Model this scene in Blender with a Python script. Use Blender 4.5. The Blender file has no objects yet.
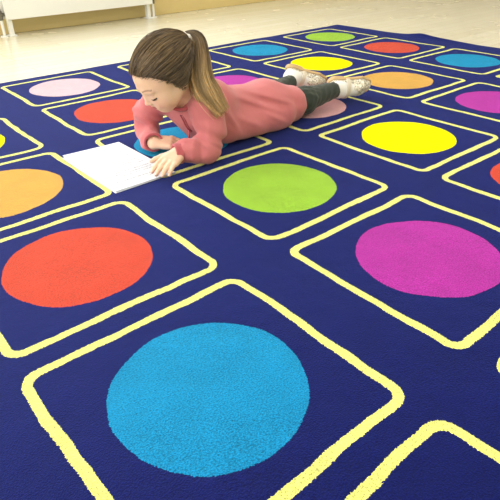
import bpy, math, random
import numpy as np
from mathutils import Vector, Matrix
random.seed(7); rng = np.random.default_rng(7)
SC = bpy.context.scene
COL = SC.collection
F32 = np.float32

# ---------------------------------------------------------------- helpers
def V(*a): return np.array(a, dtype=float)
def nrm(v): v = np.asarray(v, float); return v/np.linalg.norm(v)

def link(o, parent=None):
    COL.objects.link(o)
    if parent is not None: o.parent = parent
    return o

def mesh_obj(name, verts, faces, mat=None, parent=None, smooth=True):
    me = bpy.data.meshes.new(name)
    verts = np.asarray(verts, dtype=F32)
    if isinstance(faces, np.ndarray):
        n, k = faces.shape
        me.vertices.add(len(verts)); me.vertices.foreach_set('co', verts.ravel())
        me.loops.add(n*k); me.loops.foreach_set('vertex_index', faces.astype(np.int32).ravel())
        me.polygons.add(n)
        me.polygons.foreach_set('loop_start', np.arange(0, n*k, k, dtype=np.int32))
        me.polygons.foreach_set('loop_total', np.full(n, k, dtype=np.int32))
        me.update(calc_edges=True); me.validate()
    else:
        me.from_pydata([tuple(map(float, v)) for v in verts], [], faces); me.update()
    if smooth: me.polygons.foreach_set('use_smooth', [True]*len(me.polygons))
    if mat: me.materials.append(mat)
    return link(bpy.data.objects.new(name, me), parent)

def tag(o, label=None, cat=None, group=None, kind=None):
    if label: o['label'] = label
    if cat: o['category'] = cat
    if group: o['group'] = group
    if kind: o['kind'] = kind
    return o

class MB:
    """collects simple shapes into one mesh"""
    def __init__(s): s.v = []; s.f = []
    def add(s, v, f):
        b = len(s.v); s.v += [tuple(map(float, p)) for p in v]; s.f += [tuple(i+b for i in q) for q in f]
    def box(s, lo, hi, bev=0.0):
        x0, y0, z0 = lo; x1, y1, z1 = hi
        v = [(x0,y0,z0),(x1,y0,z0),(x1,y1,z0),(x0,y1,z0),(x0,y0,z1),(x1,y0,z1),(x1,y1,z1),(x0,y1,z1)]
        s.add(v, [(0,3,2,1),(4,5,6,7),(0,1,5,4),(1,2,6,5),(2,3,7,6),(3,0,4,7)])
    def tube(s, pts, r, n=10, cap=True):
        pts = [np.asarray(p, float) for p in pts]; m = len(pts)
        rr = r if hasattr(r, '__len__') else [r]*m
        up = V(0,0,1); rings = []
        for i, p in enumerate(pts):
            t = nrm(pts[min(i+1, m-1)]-pts[max(i-1, 0)])
            a = np.cross(t, up)
            if np.linalg.norm(a) < .05: a = np.cross(t, V(1,0,0))
            a = nrm(a); b = np.cross(t, a); 
            rings.append([p+rr[i]*(a*math.cos(2*math.pi*k/n)+b*math.sin(2*math.pi*k/n)) for k in range(n)])
        v = [q for R in rings for q in R]; f = []
        for i in range(m-1):
            for k in range(n):
                f.append((i*n+k, i*n+(k+1)%n, (i+1)*n+(k+1)%n, (i+1)*n+k))
        if cap: f.append(tuple(range(n))[::-1]); f.append(tuple((m-1)*n+k for k in range(n)))
        s.add(v, f)
    def build(s, name, mat, parent=None, smooth=False, bevel=0.0):
        o = mesh_obj(name, s.v, s.f, mat, parent, smooth)
        if bevel:
            md = o.modifiers.new('bevel', 'BEVEL'); md.width = bevel; md.segments = 3; md.limit_method = 'ANGLE'
        return o

# ---- signed distance modelling: shapes blended smoothly, surfaced with surface nets
def smin(a, b, k):
    if k <= 0: return np.minimum(a, b)
    h = np.maximum(k-np.abs(a-b), 0)/k
    return np.minimum(a, b)-h*h*k*F32(.25)
def smax(a, b, k): return -smin(-a, -b, k)

class Cap:
    def __init__(s, a, b, ra, rb=None, flat=None):
        s.a = np.asarray(a, F32); s.b = np.asarray(b, F32); s.ra = ra; s.rb = ra if rb is None else rb; s.flat = flat
    def __call__(s, P):
        a, ab = s.a, s.b-s.a
        Q = P-a
        t = np.clip((Q@ab)/F32(ab@ab+1e-9), 0, 1)
        D = Q-t[:, None]*ab
        if s.flat is not None:                 # flatten along a direction
            n, q = s.flat; n = np.asarray(n, F32)
            D = D+(D@n)[:, None]*n*F32(1/q-1)
        return np.sqrt((D*D).sum(1))-(s.ra+(s.rb-s.ra)*t)
class Ell:
    def __init__(s, c, r, M=None):
        s.c = np.asarray(c, F32); s.r = np.asarray(r, F32); s.M = None if M is None else np.asarray(M, F32)
    def __call__(s, P):
        Q = P-s.c
        if s.M is not None: Q = Q@s.M.T       # rows of M: local axes
        k0 = np.sqrt(((Q/s.r)**2).sum(1)); k1 = np.sqrt(((Q/(s.r*s.r))**2).sum(1))+1e-6
        return k0*(k0-1)/k1
def chain(pts, rs, flat=None):
    return [Cap(pts[i], pts[i+1], rs[i], rs[i+1], flat) for i in range(len(pts)-1)]
def union(prims, k):
    def f(P):
        d = prims[0](P)
        for q in prims[1:]: d = smin(d, q(P), k)
        return d
    return f

def surface_nets(f, lo, hi, h, B=8):
    lo = np.asarray(lo, float); hi = np.asarray(hi, float)
    nb = np.ceil((hi-lo)/(h*B)).astype(int); n = nb*B+1
    D = np.full(n, 1.0, F32)
    c = np.stack(np.meshgrid(*[np.arange(m) for m in nb], indexing='ij'), -1).reshape(-1, 3)
    cen = (lo+(c+.5)*B*h).astype(F32)
    dc = f(cen)
    act = np.abs(dc) < B*h*.87*1.5+.004
    ins = c[(~act) & (dc < 0)]
    for b in ins: D[b[0]*B:b[0]*B+B+1, b[1]*B:b[1]*B+B+1, b[2]*B:b[2]*B+B+1] = -1.0
    g = np.stack(np.meshgrid(*[np.arange(B+1)]*3, indexing='ij'), -1).reshape(-1, 3)
    ca = c[act]
    for s in range(0, len(ca), 400):
        cc = ca[s:s+400]
        idx = (cc[:, None, :]*B+g[None]).reshape(-1, 3)
        vals = f((lo+idx*h).astype(F32))
        D[idx[:, 0], idx[:, 1], idx[:, 2]] = vals
    S = D < 0
    m = n-1
    cnt = np.zeros(m, np.int8)
    for i in (0, 1):
        for j in (0, 1):
            for k in (0, 1):
                cnt += S[i:i+m[0], j:j+m[1], k:k+m[2]]
    cells = np.argwhere((cnt > 0) & (cnt < 8))
    corner = [(i, j, k) for i in (0, 1) for j in (0, 1) for k in (0, 1)]
    vals = np.stack([D[cells[:, 0]+a, cells[:, 1]+b, cells[:, 2]+c_] for a, b, c_ in corner], 1)
    acc = np.zeros((len(cells), 3)); num = np.zeros(len(cells))
    for i in range(8):
        for j in range(i+1, 8):
            ci, cj = np.array(corner[i]), np.array(corner[j])
            if abs(ci-cj).sum() != 1: continue
            a, b = vals[:, i], vals[:, j]; sc = (a < 0) != (b < 0)
            t = np.where(sc, a/(a-b+1e-12), 0)[:, None]
            acc += np.where(sc[:, None], ci+(cj-ci)*t, 0); num += sc
    verts = lo+(cells+acc/num[:, None])*h
    vid = np.full(m, -1, np.int64); vid[cells[:, 0], cells[:, 1], cells[:, 2]] = np.arange(len(cells))
    faces = []
    for ax in range(3):
        o1, o2 = (ax+1) % 3, (ax+2) % 3
        sl0 = [slice(None)]*3; sl1 = [slice(None)]*3
        sl0[ax] = slice(0, n[ax]-1); sl1[ax] = slice(1, n[ax])
        e = np.argwhere(S[tuple(sl0)] != S[tuple(sl1)])
        ok = (e[:, o1] > 0) & (e[:, o1] < m[o1]) & (e[:, o2] > 0) & (e[:, o2] < m[o2]); e = e[ok]
        q = []
        for a, b in ((0, 0), (-1, 0), (-1, -1), (0, -1)):
            x = e.copy(); x[:, o1] += a; x[:, o2] += b
            q.append(vid[x[:, 0], x[:, 1], x[:, 2]])
        q = np.stack(q, 1)
        flip = ~S[e[:, 0], e[:, 1], e[:, 2]]
        q[flip] = q[flip][:, ::-1]
        faces.append(q)
    faces = np.concatenate(faces); faces = faces[(faces >= 0).all(1)]
    return verts, faces

def blob(name, f, lo, hi, h, mat, parent=None, paint=None):
    v, q = surface_nets(f, lo, hi, h)
    o = mesh_obj(name, v, q, mat, parent)
    if paint is not None:
        c = paint(v.astype(float))
        at = o.data.color_attributes.new('tint', 'FLOAT_COLOR', 'POINT')
        at.data.foreach_set('color', np.concatenate([c, np.ones((len(c), 1))], 1).astype(F32).ravel())
    return o

# ---------------------------------------------------------------- materials
def srgb(r, g, b):
    f = lambda c: (c/255/12.92 if c/255 <= .04045 else ((c/255+.055)/1.055)**2.4)
    return (f(r), f(g), f(b), 1)
def newmat(name):
    m = bpy.data.materials.new(name); m.use_nodes = True
    nt = m.node_tree; b = nt.nodes['Principled BSDF']
    return m, nt, b
class N:
    """tiny node writer"""
    def __init__(s, nt): s.nt = nt
    def node(s, t, **kw):
        n = s.nt.nodes.new(t)
        for k, v in kw.items(): setattr(n, k, v)
        return n
    def put(s, sock, v):
        if hasattr(v, 'bl_idname') or hasattr(v, 'is_output'): s.nt.links.new(v, sock)
        else: sock.default_value = v
    def m(s, op, a, b=0.0, c=None, clamp=False):
        n = s.node('ShaderNodeMath', operation=op, use_clamp=clamp)
        s.put(n.inputs[0], a); s.put(n.inputs[1], b)
        if c is not None: s.put(n.inputs[2], c)
        return n.outputs[0]
    def mix(s, fac, a, b, blend='MIX'):
        n = s.node('ShaderNodeMix', data_type='RGBA', blend_type=blend)
        s.put(n.inputs[0], fac); s.put(n.inputs[6], a); s.put(n.inputs[7], b)
        return n.outputs[2]
    def noise(s, vec, scale, detail=2, rough=.5):
        n = s.node('ShaderNodeTexNoise'); n.inputs['Scale'].default_value = scale
        n.inputs['Detail'].default_value = detail; n.inputs['Roughness'].default_value = rough
        if vec is not None: s.nt.links.new(vec, n.inputs['Vector'])
        return n
    def bump(s, h, strength, dist, bsdf):
        n = s.node('ShaderNodeBump'); n.inputs['Strength'].default_value = strength; n.inputs['Distance'].default_value = dist
        s.nt.links.new(h, n.inputs['Height']); s.nt.links.new(n.outputs[0], bsdf.inputs['Normal']); return n

def plain(name, col, rough=.5, metal=0, bump=0, scale=50, vary=0, sheen=0, coat=0, spec=.5):
    m, nt, b = newmat(name); n = N(nt)
    b.inputs['Roughness'].default_value = rough; b.inputs['Metallic'].default_value = metal
    b.inputs['Specular IOR Level'].default_value = spec
    b.inputs['Sheen Weight'].default_value = sheen; b.inputs['Coat Weight'].default_value = coat
    tc = n.node('ShaderNodeTexCoord')
    nz = n.noise(tc.outputs['Object'], scale, 4, .6)
    dark = tuple(c*(1-vary) for c in col[:3])+(1,)
    nt.links.new(n.mix(nz.outputs[0], dark, col), b.inputs['Base Color'])
    if bump: n.bump(nz.outputs[0], bump, .002, b)
    return m

# ---------------------------------------------------------------- camera (f and pose from the rug's grid)
S = .52
R0 = V(.76577844, -.64288137, -.01693901); R1 = V(.34824159, .39238219, .85133073); R2 = V(.5406581, .65782959, -.52435585)
CAMP = V(-.28748689, -.44309343, .54508967)
cam = bpy.data.cameras.new('camera'); co = bpy.data.objects.new('camera', cam); link(co)
M = Matrix.Identity(4)
for i in range(3):
    M[i][0] = R0[i]; M[i][1] = R1[i]; M[i][2] = -R2[i]; M[i][3] = CAMP[i]
co.matrix_world = M
cam.sensor_width = 36; cam.lens = 528.885/500*36; cam.clip_start = .02; cam.clip_end = 60
SC.camera = co

# ---------------------------------------------------------------- room
FZ = -.012                     # bare floor level (the rug's pile tip is z = 0)
X0, X1, Y0, Y1, ZC = -3.4, 6.6, -3.6, 3.24, 2.75
def floor_mat():
    m, nt, b = newmat('pale_varnished_wood'); n = N(nt)
    tc = n.node('ShaderNodeTexCoord')
    br = n.node('ShaderNodeTexBrick'); br.offset = .37
    nt.links.new(tc.outputs['Object'], br.inputs['Vector'])
    br.inputs['Color1'].default_value = srgb(232, 227, 206); br.inputs['Color2'].default_value = srgb(226, 219, 194)
    br.inputs['Mortar'].default_value = srgb(196, 178, 136)
    br.inputs['Scale'].default_value = 1; br.inputs['Brick Width'].default_value = .9; br.inputs['Row Height'].default_value = .075
    br.inputs['Mortar Size'].default_value = .0012; br.inputs['Mortar Smooth'].default_value = .3
    mp = n.node('ShaderNodeMapping'); mp.inputs['Scale'].default_value = (3, 40, 3); nt.links.new(tc.outputs['Object'], mp.inputs[0])
    g = n.noise(mp.outputs[0], 1.6, 6, .6)
    c = n.mix(n.m('MULTIPLY', g.outputs[0], .22), br.outputs[0], srgb(214, 204, 170))
    nt.links.new(c, b.inputs['Base Color'])
    g2 = n.noise(tc.outputs['Object'], 3, 3, .5)
    nt.links.new(n.m('MULTIPLY_ADD', g2.outputs[0], .12, .20), b.inputs['Roughness'])
    n.bump(br.outputs['Fac'], .15, .001, b).invert = True
    b.inputs['Coat Weight'].default_value = .25; b.inputs['Coat Roughness'].default_value = .12
    return m
wallm = plain('cream_wall_paint', srgb(236, 230, 212), .7, bump=.1, scale=120, vary=.02)
skirtm = plain('ochre_varnished_skirting', srgb(228, 206, 142), .35, bump=.1, scale=9, vary=.1)
whitem = plain('white_paint', srgb(240, 240, 234), .35, scale=30, vary=.02)
ceilm = plain('white_ceiling_paint', srgb(240, 238, 230), .8, scale=60, vary=.02)

b = MB(); b.box((X0, Y0, FZ-.1), (X1, Y1, FZ)); tag(b.build('floor', floor_mat()), kind='structure')
b = MB(); b.box((X0, Y0, ZC), (X1, Y1, ZC+.1)); tag(b.build('ceiling', ceilm), kind='structure')
def wall(name, a, c, holes, axis, pos, out):
    """wall slab in the plane axis=pos from a to c with rectangular holes (u0,u1,z0,z1)"""
    b = MB(); us = sorted({a, c, *[h[0] for h in holes], *[h[1] for h in holes]})
    for u0, u1 in zip(us, us[1:]):
        hs = [h for h in holes if h[0] <= u0 and h[1] >= u1]
        spans = [(FZ-.1, ZC+.1)] if not hs else [(FZ-.1, hs[0][2]), (hs[0][3], ZC+.1)]
        for z0, z1 in spans:
            if axis == 'y': b.box((u0, min(pos, pos+out), z0), (u1, max(pos, pos+out), z1))
            else: b.box((min(pos, pos+out), u0, z0), (max(pos, pos+out), u1, z1))
    return tag(b.build(name, wallm), kind='structure')
WB = [(-2.4, -.7, .95, 2.4), (-.3, 1.7, .95, 2.4)]
WL = [(-2.6, -.6, .9, 2.3), (-.1, 1.9, .9, 2.3)]  # left windows, out of view, added to light the room from that side
wall('wall_back', X0-.2, X1+.2, WB, 'y', Y1, .2)
wall('wall_front', X0-.2, X1+.2, [], 'y', Y0, -.2)
wall('wall_left', Y0, Y1, WL, 'x', X0, -.2)
wall('wall_right', Y0, Y1, [], 'x', X1, .2)
b = MB(); b.box((X0, Y1-.018, FZ), (X1, Y1, .11)); tag(b.build('baseboard_back', skirtm, bevel=.004), kind='structure')
b = MB(); b.box((X1-.018, Y0, FZ), (X1, Y1-.018, .085)); tag(b.build('baseboard_right', skirtm, bevel=.004), kind='structure')
b = MB(); b.box((X0, Y0, FZ), (X0+.018, Y1-.018, .085)); tag(b.build('baseboard_left', skirtm, bevel=.004), kind='structure')

def glass_mat():
    m, nt, b = newmat('window_glass'); b.inputs['Transmission Weight'].default_value = 1
    b.inputs['Roughness'].default_value = 0; b.inputs['IOR'].default_value = 1.02; return m
glassm = glass_mat()
wi = 0
for (u0, u1, z0, z1), ax in [(w, 'y') for w in WB]+[(w, 'x') for w in WL]:
    wi += 1
    root = bpy.data.objects.new('window_%d' % wi, None); link(root); tag(root, kind='structure')  # the left pair is unseen, added as light sources
    p = Y1+.08 if ax == 'y' else X0-.08
    fr = MB(); gl = MB(); t = .05
    def bx(mb, a0, a1, c0, c1, d):
        if ax == 'y': mb.box((a0, p-d, c0), (a1, p+d, c1))
        else: mb.box((p-d, a0, c0), (p+d, a1, c1))
    um = (u0+u1)/2
    bx(fr, u0, u0+t, z0, z1, .03); bx(fr, u1-t, u1, z0, z1, .03); bx(fr, um-t/2, um+t/2, z0+t, z1-t, .03)
    bx(fr, u0+t, u1-t, z0, z0+t, .03); bx(fr, u0+t, u1-t, z1-t, z1, .03)
    bx(gl, u0+t, um-t/2, z0+t, z1-t, .003); bx(gl, um+t/2, u1-t, z0+t, z1-t, .003)
    fr.build('window_frame', whitem, root); gl.build('glass_pane', glassm, root)

# radiator under the back window
def radiator():
    root = bpy.data.objects.new('radiator', None); root.location = (1.2, Y1-.08, FZ); link(root)
    tag(root, 'long white panel radiator on short feet along the back wall', 'radiator')
    ox, oy, oz = root.location
    x0, x1, yf, yb, z0, z1 = .785, 1.790, 3.10, 3.185, .082, .65
    loc = lambda p: (p[0]-ox, p[1]-oy, p[2]-oz)
    b = MB(); b.box(loc((x0, yf, z0)), loc((x1, yf+.018, z1)))
    n = 26
    for i in range(n):                       # shallow pressed flutes
        xa = x0+.03+(x1-x0-.06)*i/n
        b.box(loc((xa, yf-.002, z0+.16)), loc((xa+(x1-x0-.06)/n*.55, yf+.002, z1-.05)))
    b.build('front_panel', whitem, root, bevel=.003)
    b = MB(); b.box(loc((x0, yb-.018, z0)), loc((x1, yb, z1))); b.build('back_panel', whitem, root, bevel=.003)
    b = MB()
    b.box(loc((x0+.01, yf+.02, z1-.012)), loc((x1-.01, yb-.02, z1-.004)))
    for i in range(30):
        xa = x0+.02+(x1-x0-.04)*i/30
        b.box(loc((xa, yf+.022, z0+.02)), loc((xa+.003, yb-.022, z1-.02)))
    b.build('convector_grille', whitem, root)
    dark = plain('grey_metal', srgb(120, 116, 104), .35, metal=.7)
    for xs in (x0+.01, x1-.035):
        b = MB(); b.box(loc((xs, yf+.024, FZ)), loc((xs+.025, yf+.06, z0+.03))); b.box(loc((xs-.01, yf+.01, FZ)), loc((xs+.035, yf+.075, FZ+.006)))
        b.build('foot', whitem, root, bevel=.002)
    for sx, xs in ((-1, x0-.022), (1, x1+.022)):
        b = MB(); b.tube([loc((xs, yf+.04, FZ)), loc((xs, yf+.04, .11))], .009, 12)
        b.tube([loc((xs, yf+.04, FZ)), loc((xs, yf+.04, FZ+.006))], .022, 16)
        b.build('pipe', whitem, root, smooth=False)
        b = MB(); b.tube([loc((xs, yf+.04, .08)), loc((xs, yf+.04, .13))], .015, 12)
        b.tube([loc((xs, yf+.04, .11)), loc((xs-sx*.03, yf+.04, .11))], .010, 12)
        b.tube([loc((xs, yf+.04, .13)), loc((xs, yf+.04, .155))], .011, 12)
        b.build('valve', dark, root, smooth=False)
radiator()

# ---------------------------------------------------------------- rug
PV, AU, AV, RC = .8136, .3682, .3546, .266
RX0, RX1, RY0, RY1 = -.679*S, 4.679*S, -(PV+.498)*S, 3.7526*S
def rug_mat():
    m, nt, b = newmat('printed_carpet_pile'); n = N(nt)
    tc = n.node('ShaderNodeTexCoord'); O = tc.outputs['Object']
    def vec(op, a, c):
        q = n.node('ShaderNodeVectorMath', operation=op); n.put(q.inputs[0], a)
        if op == 'SCALE': q.inputs['Scale'].default_value = c
        else: n.put(q.inputs[1], c)
        return q.outputs[0]
    def wob(scale, amp, detail=1):
        z = n.noise(O, scale, detail).outputs['Color']
        return vec('SCALE', vec('SUBTRACT', z, (.5, .5, .5)), amp)
    P = vec('ADD', O, wob(4.5, .016)); P = vec('ADD', P, wob(15, .009)); P = vec('ADD', P, wob(420, .0035, 0))
    sx = n.node('ShaderNodeSeparateXYZ'); nt.links.new(P, sx.inputs[0])
    u = n.m('DIVIDE', sx.outputs[0], S); v = n.m('DIVIDE', sx.outputs[1], -S)
    def rnd(a, lo, hi):
        r = n.m('FLOOR', n.m('ADD', a, .5)); return n.m('MAXIMUM', n.m('MINIMUM', r, hi), lo)
    cu = rnd(u, 0, 4); rv = rnd(n.m('DIVIDE', v, PV), -4, 1)
    du = n.m('ABSOLUTE', n.m('SUBTRACT', u, cu)); dv = n.m('ABSOLUTE', n.m('SUBTRACT', v, n.m('MULTIPLY', rv, PV)))
    rad = n.m('SQRT', n.m('ADD', n.m('MULTIPLY', du, du), n.m('MULTIPLY', dv, dv)))
    disc = n.m('LESS_THAN', rad, RC)
    rc = .045
    qx = n.m('SUBTRACT', du, AU-rc); qy = n.m('SUBTRACT', dv, AV-rc)
    ax = n.m('MAXIMUM', qx, 0); ay = n.m('MAXIMUM', qy, 0)
    L = n.m('SQRT', n.m('ADD', n.m('MULTIPLY', ax, ax), n.m('MULTIPLY', ay, ay)))
    sd = n.m('SUBTRACT', n.m('ADD', L, n.m('MINIMUM', n.m('MAXIMUM', qx, qy), 0)), rc)
    line = n.m('LESS_THAN', n.m('ABSOLUTE', sd), .0145)
    blue = srgb(10, 120, 172); green = srgb(130, 178, 40); red = srgb(190, 54, 36); yel = srgb(246, 240, 0)
    pur = srgb(156, 34, 138); org = srgb(200, 146, 58); pink = srgb(212, 150, 152); navy = srgb(8, 15, 76)
    #         rows -4 .. 1, columns 0 .. 4
    tab = [[green, pink, yel, blue, green], [yel, red, pur, yel, red], [org, blue, pink, org, blue],
           [red, green, yel, pur, green], [blue, pur, red, blue, yel], [green, red, blue, org, pink]]
    # pile at the far left of the rug is a paler pink than the one under the feet
    tab[0][1] = srgb(208, 172, 184)
    rid = n.m('ADD', n.m('MULTIPLY', n.m('ADD', rv, 4), 5), cu)
    ramp = n.node('ShaderNodeValToRGB'); ramp.color_ramp.interpolation = 'CONSTANT'
    el = ramp.color_ramp.elements; flat = [c for r in tab for c in r]
    el[0].position = 0; el[0].color = flat[0]; el[1].position = 1/30; el[1].color = flat[1]
    for i in range(2, 30):
        e = el.new(i/30); e.color = flat[i]
    nt.links.new(n.m('DIVIDE', n.m('ADD', rid, .5), 30), ramp.inputs[0])
    c = n.mix(disc, navy, ramp.outputs[0]); c = n.mix(line, c, srgb(226, 226, 116))
    # tuft to tuft variation
    t = n.noise(O, 420, 2, .7); t2 = n.noise(O, 14, 3, .6)
    k = n.m('ADD', n.m('MULTIPLY', n.m('SUBTRACT', t.outputs[0], .5), 3.2), n.m('MULTIPLY', n.m('SUBTRACT', t2.outputs[0], .5), .6))
    k = n.m('ADD', k, 1.0)
    hs = n.node('ShaderNodeHueSaturation'); nt.links.new(c, hs.inputs['Color']); nt.links.new(k, hs.inputs['Value'])
    nt.links.new(hs.outputs[0], b.inputs['Base Color'])
    b.inputs['Roughness'].default_value = .85; b.inputs['Specular IOR Level'].default_value = .08
    b.inputs['Sheen Weight'].default_value = .8; b.inputs['Sheen Roughness'].default_value = .5
    gm = n.node('ShaderNodeGamma'); gm.inputs['Gamma'].default_value = .5; nt.links.new(c, gm.inputs[0]); nt.links.new(gm.outputs[0], b.inputs['Sheen Tint'])   # fibre tips glint in the fibre's own dye colour
    bm = n.bump(n.m('ADD', t.outputs[0], n.m('MULTIPLY', t2.outputs[0], 2)), .6, .004, b)
    ge = n.node('ShaderNodeNewGeometry')                       # the pile leans one way (nap)
    nn = n.node('ShaderNodeVectorMath', operation='NORMALIZE'); nt.links.new(vec('ADD', ge.outputs['Normal'], (-.10, .42, 0)), nn.inputs[0])
    nt.links.new(nn.outputs[0], bm.inputs['Normal'])
    return m
def rug():
    st = .012
    nx = int((RX1-RX0)/st)+1; ny = int((RY1-RY0)/st)+1
    xs = np.linspace(RX0, RX1, nx); ys = np.linspace(RY0, RY1, ny)
    X, Y = np.meshgrid(xs, ys, indexing='ij')
    Z = .0006*np.sin(X*13+2*np.sin(Y*5))*np.sin(Y*11+X*3)
    Z += .010*np.exp(-((X-2.43)/.05)**2-((Y-1.34)/.07)**2)            # rucked spot on the far edge
    Z += .010*np.exp(-((X-2.43)/.03)**2)*np.exp(-((Y-1.25)/.2)**2)
    wave = .006*np.sin(Y*9)+.003*np.sin(Y*23)
    X = X+np.where(X > RX1-.02, wave, 0); Y = Y+np.where(Y > RY1-.02, .004*np.sin(X*8)+.003*np.sin(X*19), 0)
    edge = np.minimum(np.minimum(X-RX0, RX1-X), np.minimum(Y-RY0, RY1-Y))
    Z -= .003*np.exp(-np.maximum(edge, 0)/.006)
    top = np.stack([X, Y, Z], -1).reshape(-1, 3)
    i, j = np.meshgrid(np.arange(nx-1), np.arange(ny-1), indexing='ij'); a = (i*ny+j).ravel()
    F = np.stack([a, a+ny, a+ny+1, a+1], 1)
    # skirt down to the floor
    loop = [k*ny for k in range(nx)]+[(nx-1)*ny+k for k in range(1, ny)]+[k*ny+ny-1 for k in range(nx-2, -1, -1)]+[k for k in range(ny-2, 0, -1)]
    low = top[loop].copy(); low[:, 2] = np.minimum(FZ+.0005, low[:, 2]); base = len(top)
    low[:, 2] += np.maximum(0, top[loop][:, 2]-.004)*.8
    m = len(loop)
    G = np.array([[loop[k], base+k, base+(k+1) % m, loop[(k+1) % m]] for k in range(m)])[:, ::-1]
    bot = top.copy(); bot[:, 2] = FZ+.0005; nb = len(top)+m
    bl = [nb+k for k in loop]
    G2 = np.array([[base+k, bl[k], bl[(k+1) % m], base+(k+1) % m] for k in range(m)])[:, ::-1]
    o = mesh_obj('rug', np.concatenate([top, low, bot]), np.concatenate([F, G, G2, F[:, ::-1]+nb]), rug_mat(), smooth=True)
    tag(o, 'large navy blue classroom rug printed with coloured circles inside yellow outlined squares', 'rug')
rug()

# ---------------------------------------------------------------- papers
def paper_mat():
    m, nt, b = newmat('printed_white_paper'); n = N(nt)
    tc = n.node('ShaderNodeTexCoord'); sx = n.node('ShaderNodeSeparateXYZ'); nt.links.new(tc.outputs['UV'], sx.inputs[0])
    u, v = sx.outputs[0], sx.outputs[1]
    row = n.m('FRACT', n.m('MULTIPLY', v, 22)); on = n.m('LESS_THAN', row, .38)
    mp = n.node('ShaderNodeMapping'); mp.inputs['Scale'].default_value = (60, 22, 1); nt.links.new(tc.outputs['UV'], mp.inputs[0])
    wn = n.noise(mp.outputs[0], 1, 2); ink = n.m('GREATER_THAN', wn.outputs[0], .47)
    inside = n.m('MULTIPLY', n.m('GREATER_THAN', u, .1), n.m('LESS_THAN', u, .88))
    inside = n.m('MULTIPLY', inside, n.m('MULTIPLY', n.m('GREATER_THAN', v, .1), n.m('LESS_THAN', v, .9)))
    gap = n.m('GREATER_THAN', n.m('FRACT', n.m('MULTIPLY', v, 22/4)), .27)
    f = n.m('MULTIPLY', n.m('MULTIPLY', on, ink), n.m('MULTIPLY', inside, gap))
    nt.links.new(n.mix(n.m('MULTIPLY', f, .7), srgb(216, 219, 226), srgb(120, 126, 146)), b.inputs['Base Color'])
    b.inputs['Roughness'].default_value = .6
    return m
papm = paper_mat()
def sheet(c, du, dv, zf, label, group=None):
    """c corner, du and dv edge vectors, zf(u,v) height"""
    nu, nv = 22, 30; vs = []; uv = []
    for th in (0, 1):
        for i in range(nu+1):
            for j in range(nv+1):
                u, v = i/nu, j/nv; p = np.array(c)+du*u+dv*v
                vs.append((p[0], p[1], zf(u, v)+(.0003 if th == 0 else 0))); uv.append((u, v))
    W = nv+1; H = (nu+1)*W; fs = []
    for i in range(nu):
        for j in range(nv):
            a = i*W+j; fs.append((a, a+W, a+W+1, a+1)); fs.append((H+a, H+a+1, H+a+W+1, H+a+W))
    for i in range(nu):
        for a, b_ in ((i*W, (i+1)*W), (i*W+nv, (i+1)*W+nv)): fs.append((a, b_, H+b_, H+a))
    for j in range(nv):
        for a in (j, nu*W+j): fs.append((a, a+1, H+a+1, H+a))
    o = mesh_obj('paper_sheet', vs, fs, papm)
    l = o.data.uv_layers.new(name='UVMap')
    for lp in o.data.loops: l.data[lp.index].uv = uv[lp.vertex_index]
    tag(o, label, 'paper', group); return o
sheet((.198, .650), V(.176, .006), V(-.006, .300), lambda u, v: .0016+.010*max(0, v-.55)**1.5*(1-u),
      'lowest white sheet, its curled edge peeping out under the printed page on the rug')
sheet((.200, .655), V(.174, .004), V(-.004, .297), lambda u, v: .0034+.030*max(0, v-.6)**1.6*(1-u)**1.2+.016*(max(0, .35-abs(v-.32))*max(0, .3-u))*2+.002*u*v,
      'printed white page lying on top on the rug under the child\'s near hand')

# ---------------------------------------------------------------- the child
def attr_mat(name, rough, sss=0, base=None, bump=0, bscale=400):
    m, nt, b = newmat(name); n = N(nt)
    a = n.node('ShaderNodeAttribute', attribute_name='tint'); nt.links.new(a.outputs['Color'], b.inputs['Base Color'])
    b.inputs['Roughness'].default_value = rough
    if sss:
        b.inputs['Subsurface Weight'].default_value = sss; b.inputs['Subsurface Radius'].default_value = (.012, .004, .002); b.inputs['Subsurface Scale'].default_value = .6
    tc = n.node('ShaderNodeTexCoord'); z = n.noise(tc.outputs['Object'], bscale, 2)
    if bump: n.bump(z.outputs[0], bump, .001, b)
    return m
skinm = attr_mat('skin', .5, .12, bump=.05)
def cloth_mat(name, col, col2, scale=900, bump=.35, sheen=.25, mid=18, midb=.25):
    m, nt, b = newmat(name); n = N(nt)
    tc = n.node('ShaderNodeTexCoord')
    z = n.noise(tc.outputs['Object'], mid, 3, .55); z2 = n.noise(tc.outputs['Object'], scale, 2, .6)
    f = n.m('ADD', n.m('MULTIPLY', z.outputs[0], .7), n.m('MULTIPLY', z2.outputs[0], .5), clamp=True)
    nt.links.new(n.mix(f, col, col2), b.inputs['Base Color'])
    b.inputs['Roughness'].default_value = .9; b.inputs['Specular IOR Level'].default_value = .2
    b.inputs['Sheen Weight'].default_value = sheen; b.inputs['Sheen Roughness'].default_value = .5
    n.bump(n.m('ADD', n.m('MULTIPLY', z.outputs[0], midb*20), z2.outputs[0]), bump, .0016, b)
    return m
jumperm = cloth_mat('dusty_rose_sweatshirt', srgb(184, 94, 100), srgb(212, 128, 130))
cuffm = cloth_mat('dusty_rose_ribbing', srgb(172, 78, 88), srgb(196, 102, 108))
legm = cloth_mat('charcoal_leggings', srgb(38, 46, 42), srgb(62, 70, 62), sheen=.15)
sockm = cloth_mat('white_sock_knit', srgb(228, 226, 222), srgb(244, 242, 238), sheen=.1)
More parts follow.
